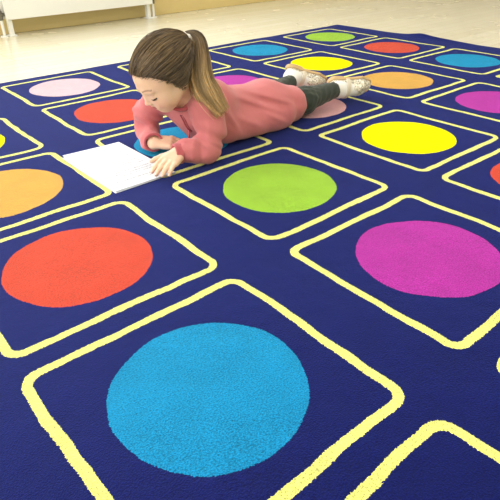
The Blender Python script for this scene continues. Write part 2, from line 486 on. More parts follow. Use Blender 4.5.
def shoe_mat():
    m, nt, b = newmat('cream_glitter_shoe'); n = N(nt)
    tc = n.node('ShaderNodeTexCoord'); z = n.node('ShaderNodeTexVoronoi'); z.inputs['Scale'].default_value = 330
    nt.links.new(tc.outputs['Object'], z.inputs['Vector'])
    sp = n.node('ShaderNodeSeparateColor'); nt.links.new(z.outputs['Color'], sp.inputs[0])
    c = n.mix(n.m('GREATER_THAN', sp.outputs[0], .72), srgb(216, 208, 188), srgb(150, 146, 132))
    c = n.mix(n.m('GREATER_THAN', sp.outputs[1], .8), c, srgb(250, 246, 232)); nt.links.new(c, b.inputs['Base Color'])
    b.inputs['Roughness'].default_value = .4; b.inputs['Metallic'].default_value = .1
    n.bump(sp.outputs[2], .3, .001, b); return m
shoem = shoe_mat()
solem = plain('tan_rubber_sole', srgb(204, 172, 122), .6, scale=80, vary=.1)
strapm = plain('cream_leather_strap', srgb(226, 216, 196), .5, scale=200, vary=.1, bump=.2)

# -- head frame
def head_frame(pitch, yaw, roll):
    f = V(-math.cos(pitch)*math.cos(yaw), -math.cos(pitch)*math.sin(yaw), -math.sin(pitch))
    u = V(0, 0, 1)-f*f[2]; u = nrm(u); l = np.cross(u, f)
    u2 = u*math.cos(roll)+l*math.sin(roll); l2 = np.cross(u2, f)
    return nrm(l2), f, nrm(u2)
HL, HF, HU = head_frame(math.radians(32), math.radians(-4), math.radians(2))
HC = V(.418, .737, .229); HS = .89
HM = np.stack([HL, HF, HU])                       # rows: left, forward, up
def hw(x, y, z): return HC+HS*(HL*x+HF*y+HU*z)
def to_head(P): return (P-HC)@HM.T/HS
HM32 = HM.astype(F32); HC32 = HC.astype(F32)

def head_sdf_local(Q):
    E = Ell; C = Cap
    d = E((0, -.014, .030), (.071, .088, .068))(Q)                       # cranium
    d = smin(d, E((0, .030, .012), (.058, .052, .058))(Q), .03)          # forehead
    d = smin(d, E((0, .030, -.030), (.052, .050, .050))(Q), .03)         # mid face
    for s in (-1, 1):
        d = smin(d, E((s*.031, .046, -.034), (.026, .028, .027))(Q), .02)  # cheeks
        d = smin(d, C((s*.050, -.002, -.030), (s*.018, .050, -.068), .016, .014)(Q), .02)  # jaw
    d = smin(d, E((0, .056, -.069), (.018, .017, .014))(Q), .016)        # chin
    d = smin(d, E((0, .071, -.050), (.021, .012, .013))(Q), .010)        # muzzle
    for s in (-1, 1):                                                   # sockets
        d = smax(d, -E((s*.0310, .092, -.004), (.016, .012, .010))(Q), .012)
        d = smin(d, E((s*.0310, .0655, -.006), (.0145, .0125, .0115))(Q), .004)  # lid over the eyeball
        d = smin(d, C((s*.0405, .071, .0125), (s*.016, .0815, .0135), .0035)(Q), .012)  # brow
    d = smin(d, C((0, .074, .004), (0, .0885, -.0235), .0055, .0068)(Q), .010)  # nose
    d = smin(d, E((0, .0915, -.0265), (.0072, .0068, .0060))(Q), .004)
    for s in (-1, 1):
        d = smin(d, E((s*.0078, .0855, -.0310), (.0050, .0056, .0044))(Q), .003)
        d = smax(d, -E((s*.0042, .0895, -.0335), (.0022, .0028, .0022))(Q), .0015)
    d = smin(d, C((-.0105, .0790, -.0460), (0, .0835, -.0440), .0026, .0036)(Q), .003)   # upper lip
    d = smin(d, C((.0105, .0790, -.0460), (0, .0835, -.0440), .0026, .0036)(Q), .003)
    d = smin(d, C((-.0075, .0790, -.0525), (.0075, .0790, -.0525), .0034)(Q), .004)       # lower lip
    d = smax(d, -C((-.0130, .0815, -.0487), (.0130, .0815, -.0487), .0009)(Q), .0014)
    for s in (-1, 1):                                                   # ears
        ear = E((s*.0715, -.010, -.006), (.0065, .0165, .0260))(Q)
        ear = smax(ear, -E((s*.0780, -.007, -.003), (.0045, .0105, .0185))(Q), .003)
        d = smin(d, ear, .005)
    return d
def head_sdf(P):
    Q = ((P-HC32)@HM32.T)/F32(HS)
    return head_sdf_local(Q)*F32(HS)

# -- joints (world)
SHL, SHR = V(.503, .688, .136), V(.475, .862, .136)      # shoulders
ELL_, ELR = V(.474, .655, .036), V(.440, .905, .037)      # elbows
WRL, WRR = V(.400, .674, .040), V(.404, .812, .034)      # wrists
NECK0, NECK1 = hw(0, -.018, -.045), V(.492, .768, .158)
CHEST, WAIST, HIP = V(.560, .778, .100), V(.680, .795, .066), V(.795, .796, .064)
KNL, KNR = V(.950, .775, .052), V(.935, .905, .050)
ANL, ANR = V(1.112, .790, .052), V(1.050, .940, .062)
HPL, HPR = HIP+V(.02, -.026, -.005), HIP+V(.02, .030, -.005)

# -- hands
def finger(base, d, up, L, r, bends):
    """phalanx chain; bends in degrees towards -up"""
    pts = [np.asarray(base, float)]; ang = 0; rs = [r*1.08]
    side = np.cross(d, up)
    for seg, bnd, rr in zip((.45, .30, .25), bends, (1.0, .93, .78)):
        ang += math.radians(bnd)
        dd = d*math.cos(ang)-up*math.sin(ang)
        pts.append(pts[-1]+dd*L*seg); rs.append(r*rr)
    return chain(pts, rs), pts
def hand(wr, fwd, up, thumb_side, curl, elbow, spread=1.0, tpose=0):
    """child's hand. fwd from wrist to knuckles, up = back of hand, thumb_side +1/-1 along cross(fwd, up)"""
    fwd = nrm(fwd); up = nrm(up-fwd*np.dot(up, fwd)); side = np.cross(fwd, up)*thumb_side
    palm = []
    for o in (-.017, -.006, .006, .017):
        palm.append(Cap(wr+fwd*.004+side*o*.6, wr+fwd*.047+side*o*1.05, .0105, .0088))
    palm.append(Cap(wr+fwd*.006+side*.012-up*.003, wr+fwd*.030+side*.021-up*.004, .0105, .0095))
    d_arm = Cap(wr, elbow, .0175, .024, None)
    tips = []
    fs = []
    for i, (o, L, r) in enumerate(((.0205, .045, .0064), (.0070, .050, .0066), (-.0065, .047, .0063), (-.0190, .037, .0056))):
        dd = nrm(fwd+side*o*6*spread)
        c, pts = finger(wr+fwd*.050+side*o+up*.001, dd, up, L, r, curl[i]); fs.append(c); tips.append((pts, up, r))
    tb = wr+fwd*.014+side*.020-up*.003
    td = nrm(fwd*.75+side*(.75-tpose)-up*.15)
    tc_ = chain([tb, tb+td*.022, tb+td*.022+nrm(td+fwd*.6)*.018, tb+td*.022+nrm(td+fwd*.6)*.018+nrm(td+fwd*1.2)*.012], [.0098, .0082, .0072, .0056])
    def f(P):
        d = union(palm, .008)(P); d = smin(d, d_arm(P), .012)
        for c in fs: d = smin(d, union(c, .0015)(P), .0035)
        d = smin(d, union(tc_, .002)(P), .005)
        return d
    return f, tips
hl_dir = V(.298, .628, .014)-WRL
handL, tipsL = hand(WRL+V(0, 0, .003), V(hl_dir[0], hl_dir[1], -.012), V(-.10, -.18, 1), 1,
                    [(8, 14, 12), (6, 16, 12), (8, 16, 12), (10, 18, 14)], ELL_, .55)
handR, tipsR = hand(WRR, V(.052, -.045, -.002), V(-.12, -.30, 1), -1,
                    [(26, 48, 30), (30, 52, 30), (34, 56, 32), (38, 58, 34)], ELR, .3, .6)

body_k = [Cap(NECK0, NECK1, .034, .038), Cap(NECK1, CHEST, .050, .070), Cap(CHEST, WAIST, .062, .055), Cap(WAIST, HIP, .055, .055),
          Cap(CHEST+V(-.02, 0, .02), SHL, .05, .034), Cap(CHEST+V(-.02, 0, .02), SHR, .05, .034),
          Cap(SHL, ELL_+V(0, 0, .002), .026, .020), Cap(SHR, ELR, .026, .020),
          Cap(HPL, KNL, .037, .034), Cap(HPR, KNR, .037, .034), Cap(KNL, ANL, .033, .020), Cap(KNR, ANR, .033, .020)]
def body_sdf(P):
    d = union(body_k, .02)(P)
    d = smin(d, handL(P), .006); d = smin(d, handR(P), .006)
    # feet (inside the shoes)
    for foot in FEET:
        d = smin(d, Cap(foot['an'], foot['o']+foot['t']*.03, .020, .018)(P), .01)
        d = smin(d, Cap(foot['o']+foot['t']*.02, foot['o']+foot['t']*.115, .018, .013)(P), .01)
    d = smin(d, head_sdf(P), .012)
    return smax(d, -(P[:, 2]-.0025), .003)

# -- shoes: frame t = toe direction, s = towards the sole, n = side
def foot_frame(heel, toe, solehint):
    t = nrm(toe-heel); s = nrm(solehint-t*np.dot(solehint, t)); n = np.cross(t, s)
    return dict(o=heel, t=t, s=s, n=n, M=np.stack([t, n, s]))
fL = foot_frame(V(1.142, .806, .052), V(1.275, .750, .036), V(.20, .80, .60)); fL['an'] = ANL
fR = foot_frame(V(1.086, .972, .076), V(1.190, .920, .032), V(.30, .55, .85)); fR['an'] = ANR
FEET = [fL, fR]

def skin_paint(P):
    Q = to_head(P); n = len(P)
    base = np.tile(np.array(srgb(236, 198, 170)[:3]), (n, 1))
    def blend(w, c): 
        nonlocal base
        w = np.clip(w, 0, 1)[:, None]; base = base*(1-w)+np.array(srgb(*c)[:3])*w
    near = (np.abs(Q) < .14).all(1)
    for s in (-1, 1):
        d = np.sqrt((((Q-[s*.037, .062, -.034])/[.022, .03, .018])**2).sum(1)); blend(np.where(near, np.exp(-d*d)*.45, 0), (232, 158, 140))
        # eyebrow
        bx = np.clip((Q[:, 0]*s-.014)/.030, 0, 1); bz = .0155+.004*np.sin(bx*2.6)
        w = np.exp(-((Q[:, 2]-bz)/.0022)**2)*(Q[:, 0]*s > .012)*(Q[:, 0]*s < .046)*(Q[:, 1] > .05); blend(np.where(near, w*.8, 0), (112, 78, 56))
        # lid crease
        w = np.exp(-((Q[:, 2]-.0005)/.0012)**2)*(np.abs(Q[:, 0]*s-.0310) < .013)*(Q[:, 1] > .06); blend(np.where(near, w*.35, 0), (176, 120, 98))
    w = (np.abs(Q[:, 0]) < .014)*np.exp(-(np.abs(Q[:, 2]+.0487)/.0062)**4)*(Q[:, 1] > .073); blend(np.where(near, w, 0), (186, 84, 84))
    w = np.exp(-((Q-[0, .093, -.03])**2).sum(1)/.008**2); blend(w*.3, (232, 160, 140))
    for tips, up in ((tipsL, 0), (tipsR, 0)):
        for pts, upv, r in tips:
            d = ((P-pts[-1])**2).sum(1); blend(np.exp(-d/.007**2)*.4, (232, 150, 132))
    return base

person = bpy.data.objects.new('person', None); person.location = (.70, .80, 0); link(person)
tag(person, 'child in rose sweatshirt and dark leggings lying on the rug, looking down at papers', 'person')
PO = np.array(person.location)
def child(o, parent=None):
    """keep world coordinates in the mesh while parented"""
    o.parent = parent or person
    o.matrix_parent_inverse = Matrix.Translation(-Vector(person.location)) if parent is None else Matrix.Identity(4)
    return o
child(blob('body', body_sdf, (.20, .56, -.012), (1.31, 1.05, .36), .0018, skinm, paint=skin_paint))

# -- fingernails of the near hand
nailm = plain('fingernail', srgb(244, 206, 190), .25, scale=50, vary=.02)
for pts, upv, r in tipsL[:4]:
    d = nrm(pts[-1]-pts[-2]); c = pts[-1]+d*r*.1+nrm(upv-d*np.dot(upv, d))*r*.62
    uu = nrm(upv-d*np.dot(upv, d)); MM = np.stack([d, np.cross(d, uu), uu])
    child(blob('fingernail', Ell(c, (.0042, .0032, .0013), MM), c-.008, c+.008, .0006, nailm))

# -- eyelashes
lashm = plain('eyelash', srgb(52, 38, 30), .6, scale=50)
for s in (-1, 1):
    b = MB()
    for i in range(15):
        a = -1+2*i/14
        x = s*(.0310+a*.0145); z = -.0115-.0012*(1-a*a)+.0016*abs(a); y = .0655+math.sqrt(max(0, 1-(a*.86)**2))*.0105
        p0 = hw(x, y, z); p1 = hw(x+s*a*.0015, y+.0035, z-.0020); p2 = hw(x+s*a*.003, y+.0062, z-.0022)
        b.tube([p0, p1, p2], [.0009, .0006, .0002], 4)
    ln = [hw(s*(.0310+a*.0148), .0655+math.sqrt(max(0, 1-(a*.86)**2))*.0108, -.0112-.0012*(1-a*a)+.0016*abs(a)) for a in np.linspace(-1, 1, 13)]
    b.tube(ln, .0012, 6)
    child(b.build('eyelashes', lashm, smooth=True))

# -- sweatshirt
def ripple(P):
    x, y, z = P[:, 0], P[:, 1], P[:, 2]
    a = np.sin((x*38+y*22+8*np.sin(z*22+x*9)))*.5+np.sin(x*71-y*37+6*np.sin(y*17)+z*44)*.3
    return a
def sweat_sdf(P):
    tors = [Cap(NECK1+V(.015, .005, -.012), CHEST+V(0, 0, .005), .058, .083), Cap(CHEST, WAIST, .078, .068, None), Cap(WAIST, HIP+V(0, 0, .0), .068, .072),
            Cap(HIP, HIP+V(.088, -.024, -.010), .071, .058),
            Cap(CHEST+V(-.015, 0, .02), SHL, .055, .043), Cap(CHEST+V(-.02, 0, .015), SHR, .055, .043)]
    d = union(tors, .035)(P)
    # drape that hangs from the near side of the belly down to the rug
    d = smin(d, Cap(V(.60, .728, .050), V(.82, .735, .034), .040, .036)(P), .03)
    sl = union([Cap(SHL, (SHL+ELL_)/2+V(.012, -.004, .004), .043, .039), Cap((SHL+ELL_)/2+V(.012, -.004, .004), ELL_+V(.004, 0, .002), .039, .033),
                Cap(ELL_, (ELL_*.35+WRL*.65)+V(0, 0, .006), .034, .030), Cap((ELL_*.35+WRL*.65)+V(0, 0, .006), WRL+V(.010, -.002, .004), .030, .026)], .012)(P)
    sr = union([Cap(SHR, (SHR+ELR)/2+V(-.018, .004, .008), .043, .037), Cap((SHR+ELR)/2+V(-.018, .004, .008), ELR+V(0, 0, .002), .037, .032),
                Cap(ELR, WRR+V(-.002, .014, .003), .032, .027)], .012)(P)
    # elbow and sleeve creases
    def creases(dd, a, bb, r, n, amp, seed):
        ax = nrm(bb-a); L = np.linalg.norm(bb-a); t = ((P-a.astype(F32))@ax.astype(F32))
        off = ((P-a.astype(F32))@np.cross(ax, V(0, 0, 1)).astype(F32))
        w = np.exp(-((t/L-.5)/.55)**2)
        return dd-amp*w*np.sin((t+off*.45)*2*math.pi/(L/n)+seed+1.4*np.sin(off*60+seed))
    sl = creases(sl, SHL, ELL_, .04, 2.3, .0019, 1.0); sl = creases(sl, ELL_, WRL, .03, 1.9, .0015, 2.0)
    sr = creases(sr, SHR, ELR, .04, 2.7, .0019, 0.3); sr = creases(sr, ELR, WRR, .03, 1.7, .0012, 4.0)
    wx, wy, wz = P[:, 0], P[:, 1], P[:, 2]
    crump = np.sin(wx*95+wy*60+wz*80+2.6*np.sin(wz*70+wx*30)+2*np.sin(wy*55))
    crump = np.sign(crump)*np.abs(crump)**1.5
    sl = sl-.0028*crump*np.exp(-((wz-.055)/.045)**2); sr = sr-.0030*crump*np.exp(-((wz-.06)/.05)**2)
    d = smin(d, sl, .012); d = smin(d, sr, .012)
    d = d-.0016*ripple(P)
    # broad soft folds across the near side of the body
    for (xa, za), (xb, zb), amp, w in (((.60, .150), (.80, .060), .0050, .009), ((.68, .140), (.86, .070), .0050, .009), ((.60, .095), (.72, .030), .0045, .009),
                                       ((.72, .075), (.82, .020), .0035, .008), ((.56, .13), (.62, .04), .004, .009)):
        dx, dz = xb-xa, zb-za; t = np.clip(((P[:, 0]-xa)*dx+(P[:, 2]-za)*dz)/(dx*dx+dz*dz), 0, 1)
        q = (P[:, 0]-xa-t*dx)**2+(P[:, 2]-za-t*dz)**2
        d = d-amp*np.sin(math.pi*np.clip(t*.9+.05, 0, 1))*np.exp(-q/w**2)*(P[:, 1] < .80)
    # neck opening, cuffs, hem
    ndir = nrm(NECK0-NECK1)
    d = smax(d, -Cap(NECK1+ndir*.012, NECK1+ndir*.10, .040, .046)(P), .006)
    d = smax(d, -Cap(WRL+nrm(WRL-ELL_)*.004, WRL+nrm(WRL-ELL_)*.06, .021, .024)(P), .003)
    d = smax(d, -Cap(WRR+nrm(WRR-ELR)*.004, WRR+nrm(WRR-ELR)*.06, .021, .024)(P), .003)
    return smax(d, -(P[:, 2]-.0015), .004)
child(blob('sweatshirt', sweat_sdf, (.27, .56, -.005), (.96, 1.0, .26), .0026, jumperm))

def band(name, a, axis, r, w, thick, mat, h=.0016, wob=0, n=0):
    """ring of ribbing round an axis"""
    axis = nrm(axis); a = np.asarray(a, float)
    def f(P):
        Q = P-a.astype(F32); t = Q@axis.astype(F32); D = Q-t[:, None]*axis.astype(F32); rr = np.sqrt((D*D).sum(1))
        e1 = np.cross(axis, V(0, 0, 1)); e1 = nrm(e1); e2 = np.cross(axis, e1)
        ang = np.arctan2(D@e2.astype(F32), D@e1.astype(F32))
        q1 = np.abs(rr-r-wob*np.sin(ang*n))-thick+.0015; q2 = np.abs(t-wob*.5*np.sin(ang*n+1))-w+.0015
        return np.sqrt(np.maximum(q1, 0)**2+np.maximum(q2, 0)**2)+np.minimum(np.maximum(q1, q2), 0)-.0015
    R = r+thick+w+abs(wob)+.006
    return child(blob(name, f, a-R, a+R, h, mat))
sd = nrm(WRL-ELL_); band('cuff', WRL+sd*.004+V(0, 0, .003), sd, .0235, .010, .0034, cuffm)
sd = nrm(WRR-ELR); band('cuff', WRR+sd*.000+V(0, 0, .003), sd, .0240, .010, .0034, cuffm)

# collar: an upright open half zip collar
nd = nrm(NECK0-NECK1)
def collar(P):
    a = NECK1+nd*.014; Q = P-a.astype(F32); t = Q@nd.astype(F32); D = Q-t[:, None]*nd.astype(F32)
    rr = np.sqrt((D*D).sum(1)); fr = nrm(HF-nd*np.dot(HF, nd)); sdv = np.cross(nd, fr)
    ang = np.arctan2(D@sdv.astype(F32), D@fr.astype(F32))
    r0 = .052+.30*np.clip(t, -.02, .04)
    q1 = np.abs(rr-r0)-.0035; q2 = np.abs(t)-.021-.004*np.sin(ang*5)
    d = np.sqrt(np.maximum(q1, 0)**2+np.maximum(q2, 0)**2)+np.minimum(np.maximum(q1, q2), 0)-.001
    gap = (.35-np.abs(ang))*rr                 # opening at the throat
    return smax(d, gap, .004)
child(blob('collar', collar, NECK1-.09, NECK1+.11, .0018, cuffm))
# zip placket with pull
zipm = plain('rose_zip_pull', srgb(206, 96, 112), .4, scale=100)
plm = plain('dark_zip_tape', srgb(170, 86, 92), .8, scale=200, bump=.3)

def surf(c, v):
    v = nrm(v); a, b_ = 0.0, .14
    for _ in range(24):
        m_ = (a+b_)/2
        if sweat_sdf((c+v*m_)[None].astype(F32))[0] < 0: a = m_
        else: b_ = m_
    return c+v*a, v
fv = V(-.80, -.42, -.30)
pl_pts = [surf(NECK1*(1-t)+(CHEST+V(-.01, 0, 0))*t, fv+V(0, 0, -.25*t)) for t in np.linspace(.06, .95, 10)]
b = MB()
for k_, off in ((0, -.0035), (1, .0035)):
    b.tube([p+v*.0005+off*nrm(np.cross(v, NECK1-CHEST)) for p, v in pl_pts], .0022, 8)
child(b.build('placket', plm, smooth=True))
b = MB(); e, v = pl_pts[-2]; e = e+v*.004
b.tube([e, e+V(-.001, -.001, -.008), e+V(-.002, -.002, -.020), e+V(-.002, -.002, -.024)], [.0022, .0018, .0036, .0024], 8)
child(b.build('zip_pull', zipm, smooth=True))

# shoulder ruffles
def ruffle(c, axis, r0, a0, a1, width):
    axis = nrm(axis); e1 = nrm(np.cross(axis, V(0, 0, 1))); e2 = np.cross(e1, axis)
    vs = []; fs = []; na, nw = 90, 8
    for i in range(na+1):
        a = a0+(a1-a0)*i/na; fade = math.sin(math.pi*i/na)**.4
        rd = e1*math.cos(a)+e2*math.sin(a)
        for j in range(nw+1):
            w = j/nw; wave = math.sin(a*13+.6*math.sin(a*5))*.006*w*fade
            out = width*fade*w
            vs.append(c+rd*(r0+out*.75)+axis*(-.35*out+wave))
    for i in range(na):
        for j in range(nw):
            a = i*(nw+1)+j; fs.append((a, a+1, a+nw+2, a+nw+1))
    o = mesh_obj('shoulder_ruffle', vs, fs, cuffm)
    md = o.modifiers.new('thickness', 'SOLIDIFY'); md.thickness = .0022
    return child(o)
ruffle(SHL+V(.012, .020, .002), SHL-CHEST, .044, -.6, 2.8, .026)
ruffle(SHR+V(.010, -.015, .002), SHR-CHEST, .044, .3, 3.9, .028)

# -- leggings
def leg_sdf(P):
    d = union([Cap(HPL, KNL, .044, .043), Cap(KNL, ANL, .041, .0275)], .02)(P)
    d = smin(d, union([Cap(HPR, KNR, .042, .041), Cap(KNR, ANR, .040, .0262)], .02)(P), .012)
    d = smin(d, Cap(HPL, HPR, .042)(P), .03)
    x, y, z = P[:, 0], P[:, 1], P[:, 2]
    d = d-.0010*np.sin(x*88+9*np.sin(y*31+z*20)+z*70)*np.exp(-((x-.96)/.05)**2)-.0006*np.sin(x*170-z*120+5*np.sin(y*60))
    for an, kn in ((ANL, KNL), (ANR, KNR)):
        ax = nrm(an-kn); d = smax(d, ((P-(an+ax*.004).astype(F32))@ax.astype(F32))-.0+(-1)*0*d if False else np.where((np.sqrt(((P-an.astype(F32))**2).sum(1)) < .05), (P-(an+ax*.006).astype(F32))@ax.astype(F32), F32(-1)), .003)
    return smax(d, -(P[:, 2]-.0015), .003)
child(blob('leggings', leg_sdf, (.72, .66, -.005), (1.16, 1.02, .17), .0024, legm))

# -- socks and shoes
def local(P, ft): return (P-ft['o'].astype(F32))@ft['M'].astype(F32).T
def foot_outline(Q, grow=0.0):
    """2-D distance in the sole plane (t, n): heel to toe"""
    t, n = Q[:, 0], Q[:, 1]
    tt = np.clip(t, 0, .118); w = np.interp(tt, [0, .028, .065, .097, .118], [.0215, .021, .024, .0310, .0225]).astype(F32)
    c = np.interp(tt, [0, .118], [0, 0]).astype(F32)
    return np.sqrt((t-tt)**2+(n-c)**2)-w-grow
def make_shoe(ft, first):
    o = ft['o']; lo = o-.19; hi = o+.19
    def upper(P):
        Q = local(P, ft); t, n, s = Q[:, 0], Q[:, 1], Q[:, 2]
        top = np.interp(np.clip(t, -.03, .16), [-.03, 0, .037, .084, .116, .15], [-.030, -.034, -.034, -.024, -.012, .0]).astype(F32)
        pl = foot_outline(Q)
        prof = smax(pl+.10*np.maximum(0, .012-s), top-s, .022)
        d = smax(prof, s-.020, .004)
        # throat opening over the instep
        op = Ell((.040, 0, -.040), (.050, .0185, .034))(Q)
        return smax(d, -op, .004)
    def sole(P):
        Q = local(P, ft); pl = foot_outline(Q, .0022); z = np.abs(Q[:, 2]-.0225)-.0035
        heel = np.abs(Q[:, 2]-.0275)-.0035; hp = smax(pl, Q[:, 0]-.030, .003)
        d = np.maximum(pl, z); d = np.minimum(d, np.maximum(hp, heel)); return d-.0012
    def strap(P):
        Q = local(P, ft)
        d = np.abs(np.sqrt((Q[:, 1]/1.02)**2+(Q[:, 2]-.002)**2)-.0350+.06*(Q[:, 0]-.03))-.0016
        return np.maximum(np.maximum(d, np.abs(Q[:, 0]-.036)-.0062), Q[:, 2]-.010)-.0008
    def sock(P):
        Q = local(P, ft)
        d = Cap((-.004, 0, -.008), (.095, 0, .0), .0255, .020)(Q)
        d = smin(d, Cap(ft['an'], o+ft['t']*.012-ft['s']*.006, .0238, .0260)(P), .012)
        d = smin(d, Cap((.010, 0, -.016), (.066, 0, -.010), .021, .016)(Q), .01)
        # ankle ribbing
        ax = nrm(o-ft['an']); tt = (P-ft['an'].astype(F32))@ax.astype(F32)
        d = d-.0007*np.sin(tt*900)*np.exp(-(tt/.02)**2)
        return d
    child(blob('sock', sock, lo, hi, .0018, sockm))
    sh = child(blob('shoe', upper, lo, hi, .0016, shoem))
    for nm, f, mt in (('sole', sole, solem), ('strap', strap, strapm)):
        p = blob(nm, f, lo, hi, .0014, mt); p.parent = sh
    # buckle and little bow ornament
    q = lambda t, n, s: o+ft['t']*t+ft['n']*n+ft['s']*s
    b = MB(); pts = [q(.036+.006*math.cos(a), -.030, -.014+.005*math.sin(a)) for a in np.linspace(0, 2*math.pi, 17)]
    b.tube(pts, .0011, 6, cap=False); p = b.build('buckle', plain('silver_buckle', srgb(200, 200, 196), .25, metal=.9), smooth=True); p.parent = sh
make_shoe(fL, True); make_shoe(fR, False)

# -- hair
def hair_mat():
    m, nt, b = newmat('hair'); n = N(nt)
    a = n.node('ShaderNodeAttribute', attribute_name='tint')
    g = n.node('ShaderNodeNewGeometry')
    k = n.m('MULTIPLY_ADD', g.outputs['Random Per Island'], .7, .65)
    hs = n.node('ShaderNodeHueSaturation'); nt.links.new(a.outputs['Color'], hs.inputs['Color']); nt.links.new(k, hs.inputs['Value'])
    nt.links.new(hs.outputs[0], b.inputs['Base Color'])
    b.inputs['Roughness'].default_value = .42; b.inputs['Specular IOR Level'].default_value = .5
    return m
hairm = hair_mat()
ROOTC, MIDC, TIPC = np.array(srgb(60, 49, 36)[:3]), np.array(srgb(142, 118, 84)[:3]), np.array(srgb(206, 172, 118)[:3])
CC = V(0, -.014, .030); CRAD = V(.0745, .0925, .0725)
TIE = V(.004, -.098, .030)          # head local: high on the crown
def zline(y): return np.interp(y, [-.10, -.06, -.03, -.008, .012, .030, .050, .066, .085], [-.050, -.052, -.048, -.030, -.006, .020, .045, .056, .062])
def scalp_local(Q):
    d = Ell(CC, CRAD)(Q); d = smin(d, Ell((0, .026, .018), (.0605, .0565, .0585))(Q), .03)
    d = smin(d, Ell(CC+(TIE-CC)*.84, (.016, .016, .016))(Q), .03)
    for s_ in (-1, 1): d = smin(d, Ell((s_*.068, -.012, .002), (.013, .024, .030))(Q), .015)
    return d
def cap_sdf(P):
    Q = ((P-HC32)@HM32.T)/F32(HS)
    d = scalp_local(Q)
    line = (zline(Q[:, 1]).astype(F32)-Q[:, 2])*.75
    return smax(d, line, .006)*F32(HS)
def paint_const(c):
    return lambda P: np.tile(c, (len(P), 1))
hair = child(blob('hair', cap_sdf, HC-.15, HC+.16, .0022, hairm, paint=paint_const(ROOTC*.85)))

def strands_mesh(name, paths, radii, cols, parent, nside=3):
    """paths (n, m, 3); radii (n, m); cols (n, m, 3)"""
    n, m, _ = paths.shape
    T = np.gradient(paths, axis=1); T /= np.linalg.norm(T, axis=2, keepdims=True)+1e-9
    up = np.array([.31, .52, .79]); A = np.cross(T, up); A /= np.linalg.norm(A, axis=2, keepdims=True)+1e-9; B = np.cross(T, A)
    vs = np.zeros((n, m, nside, 3))
    for k in range(nside):
        a = 2*math.pi*k/nside; vs[:, :, k] = paths+radii[:, :, None]*(A*math.cos(a)+B*math.sin(a))
    idx = np.arange(n*m*nside).reshape(n, m, nside)
    q = np.stack([idx[:, :-1, :], np.roll(idx, -1, 2)[:, :-1, :], np.roll(idx, -1, 2)[:, 1:, :], idx[:, 1:, :]], -1).reshape(-1, 4)
    o = mesh_obj(name, vs.reshape(-1, 3), q, hairm)
    c = np.repeat(cols[:, :, None, :], nside, 2).reshape(-1, 3)
    at = o.data.color_attributes.new('tint', 'FLOAT_COLOR', 'POINT')
    at.data.foreach_set('color', np.concatenate([c, np.ones((len(c), 1))], 1).astype(F32).ravel())
    o.parent = parent; return o

def scalp_strands(n=3600, m=14):
    roots = []
    while len(roots) < n:
        v = rng.normal(size=3); v /= np.linalg.norm(v); p = CC+CRAD*v
        zl = zline(p[1])
        if p[2] > zl-.002 and (rng.random() < .35 or p[2] < zl+.03): roots.append(v)
    roots = np.array(roots); tdir = (TIE-CC)/CRAD; tdir /= np.linalg.norm(tdir)
    t = np.linspace(0, 1, m)[None, :, None]
    dot = np.clip((roots*tdir).sum(1), -.999, .999)[:, None, None]; om = np.arccos(dot)
    tend = tdir+rng.normal(size=(n, 3))*.055; tend /= np.linalg.norm(tend, axis=1, keepdims=True)
    path = (np.sin((1-t)*om)*roots[:, None]+np.sin(t*om)*tend[:, None])/np.sin(om)
    path /= np.linalg.norm(path, axis=2, keepdims=True)
    # locks: shared wobble by azimuth around the tie
    az = np.arctan2(roots[:, 0], roots[:, 1])[:, None]
    lock = .0030*np.sin(az*19+1.5*np.sin(az*7))*np.sin(t[..., 0]*math.pi)
    lift = .0005+.0030*rng.random((n, 1))+lock+.010*np.clip(t[..., 0]-.80, 0, 1)*5*.5
    D = path*CRAD; D /= np.linalg.norm(D, axis=2, keepdims=True)
    rad_ = np.full(D.shape[:2], .08)
    for _ in range(7):
        q = (CC+D*rad_[..., None]).reshape(-1, 3).astype(F32)
        rad_ -= scalp_local(q).reshape(rad_.shape)
    P = CC+D*(rad_+lift)[..., None]
    # the forehead bulge
    f = np.clip((P[:, :, 1]-.03)/.05, 0, 1)[..., None]; P = P+f*np.array([0, .0, .0])
    P += rng.normal(size=(n, 1, 3))*.0006+np.sin(t*5+rng.random((n, 1, 1))*6)*rng.normal(size=(n, 1, 3))*.0008
    W = HC+HS*(P@HM)
    r = np.tile(np.interp(np.linspace(0, 1, m), [0, .15, .8, 1], [.0003, .0008, .0009, .0006]), (n, 1))*(.7+.6*rng.random((n, 1)))
    mix = rng.random((n, 1, 1))**1.6
    az2 = np.arctan2(roots[:, 0], roots[:, 1]); lk = .5+.5*np.sin(az2*23+2*np.sin(az2*9))
    mix = np.clip(mix*.7+.6*lk[:, None, None]**3*np.sin(t*math.pi)**.5, 0, 1)
    c = ROOTC*(1-mix)+MIDC*mix+np.zeros((n, m, 3))
    c = c*(.75+.5*rng.random((n, 1, 1)))
    strands_mesh('scalp_strands', W, r, c, hair)
scalp_strands()

def temple_wisps(n=130, m=10):
    P = np.zeros((n, m, 3)); t = np.linspace(0, 1, m)
    for i in range(n):
        sd_ = 1 if i % 2 else -1; y0 = rng.uniform(-.030, .040); z0 = zline(y0)+.010; ln = rng.uniform(.012, .030)*(1 if y0 < .02 else .6)
        for k in range(m):
            y = y0-.004*t[k]+.004*math.sin(t[k]*3+i)*t[k]; z = z0-ln*t[k]
            d = np.array([sd_*.9, (y-CC[1])*3.2, (z-CC[2])*.9]); d /= np.linalg.norm(d)
            c0 = np.array([0, y*.55, z]); r_ = .05
            for _ in range(9):
                q = (c0+d*r_)[None].astype(F32); r_ -= min(scalp_local(q)[0], head_sdf_local(q)[0])*.9
            P[i, k] = c0+d*(r_+.0012)
    W = HC+HS*(P@HM)
    r = np.tile(np.interp(t, [0, .3, 1], [.0007, .0006, .0001]), (n, 1))
    strands_mesh('temple_wisps', W, r, np.tile(ROOTC*1.2, (n, m, 1)), hair)
temple_wisps()

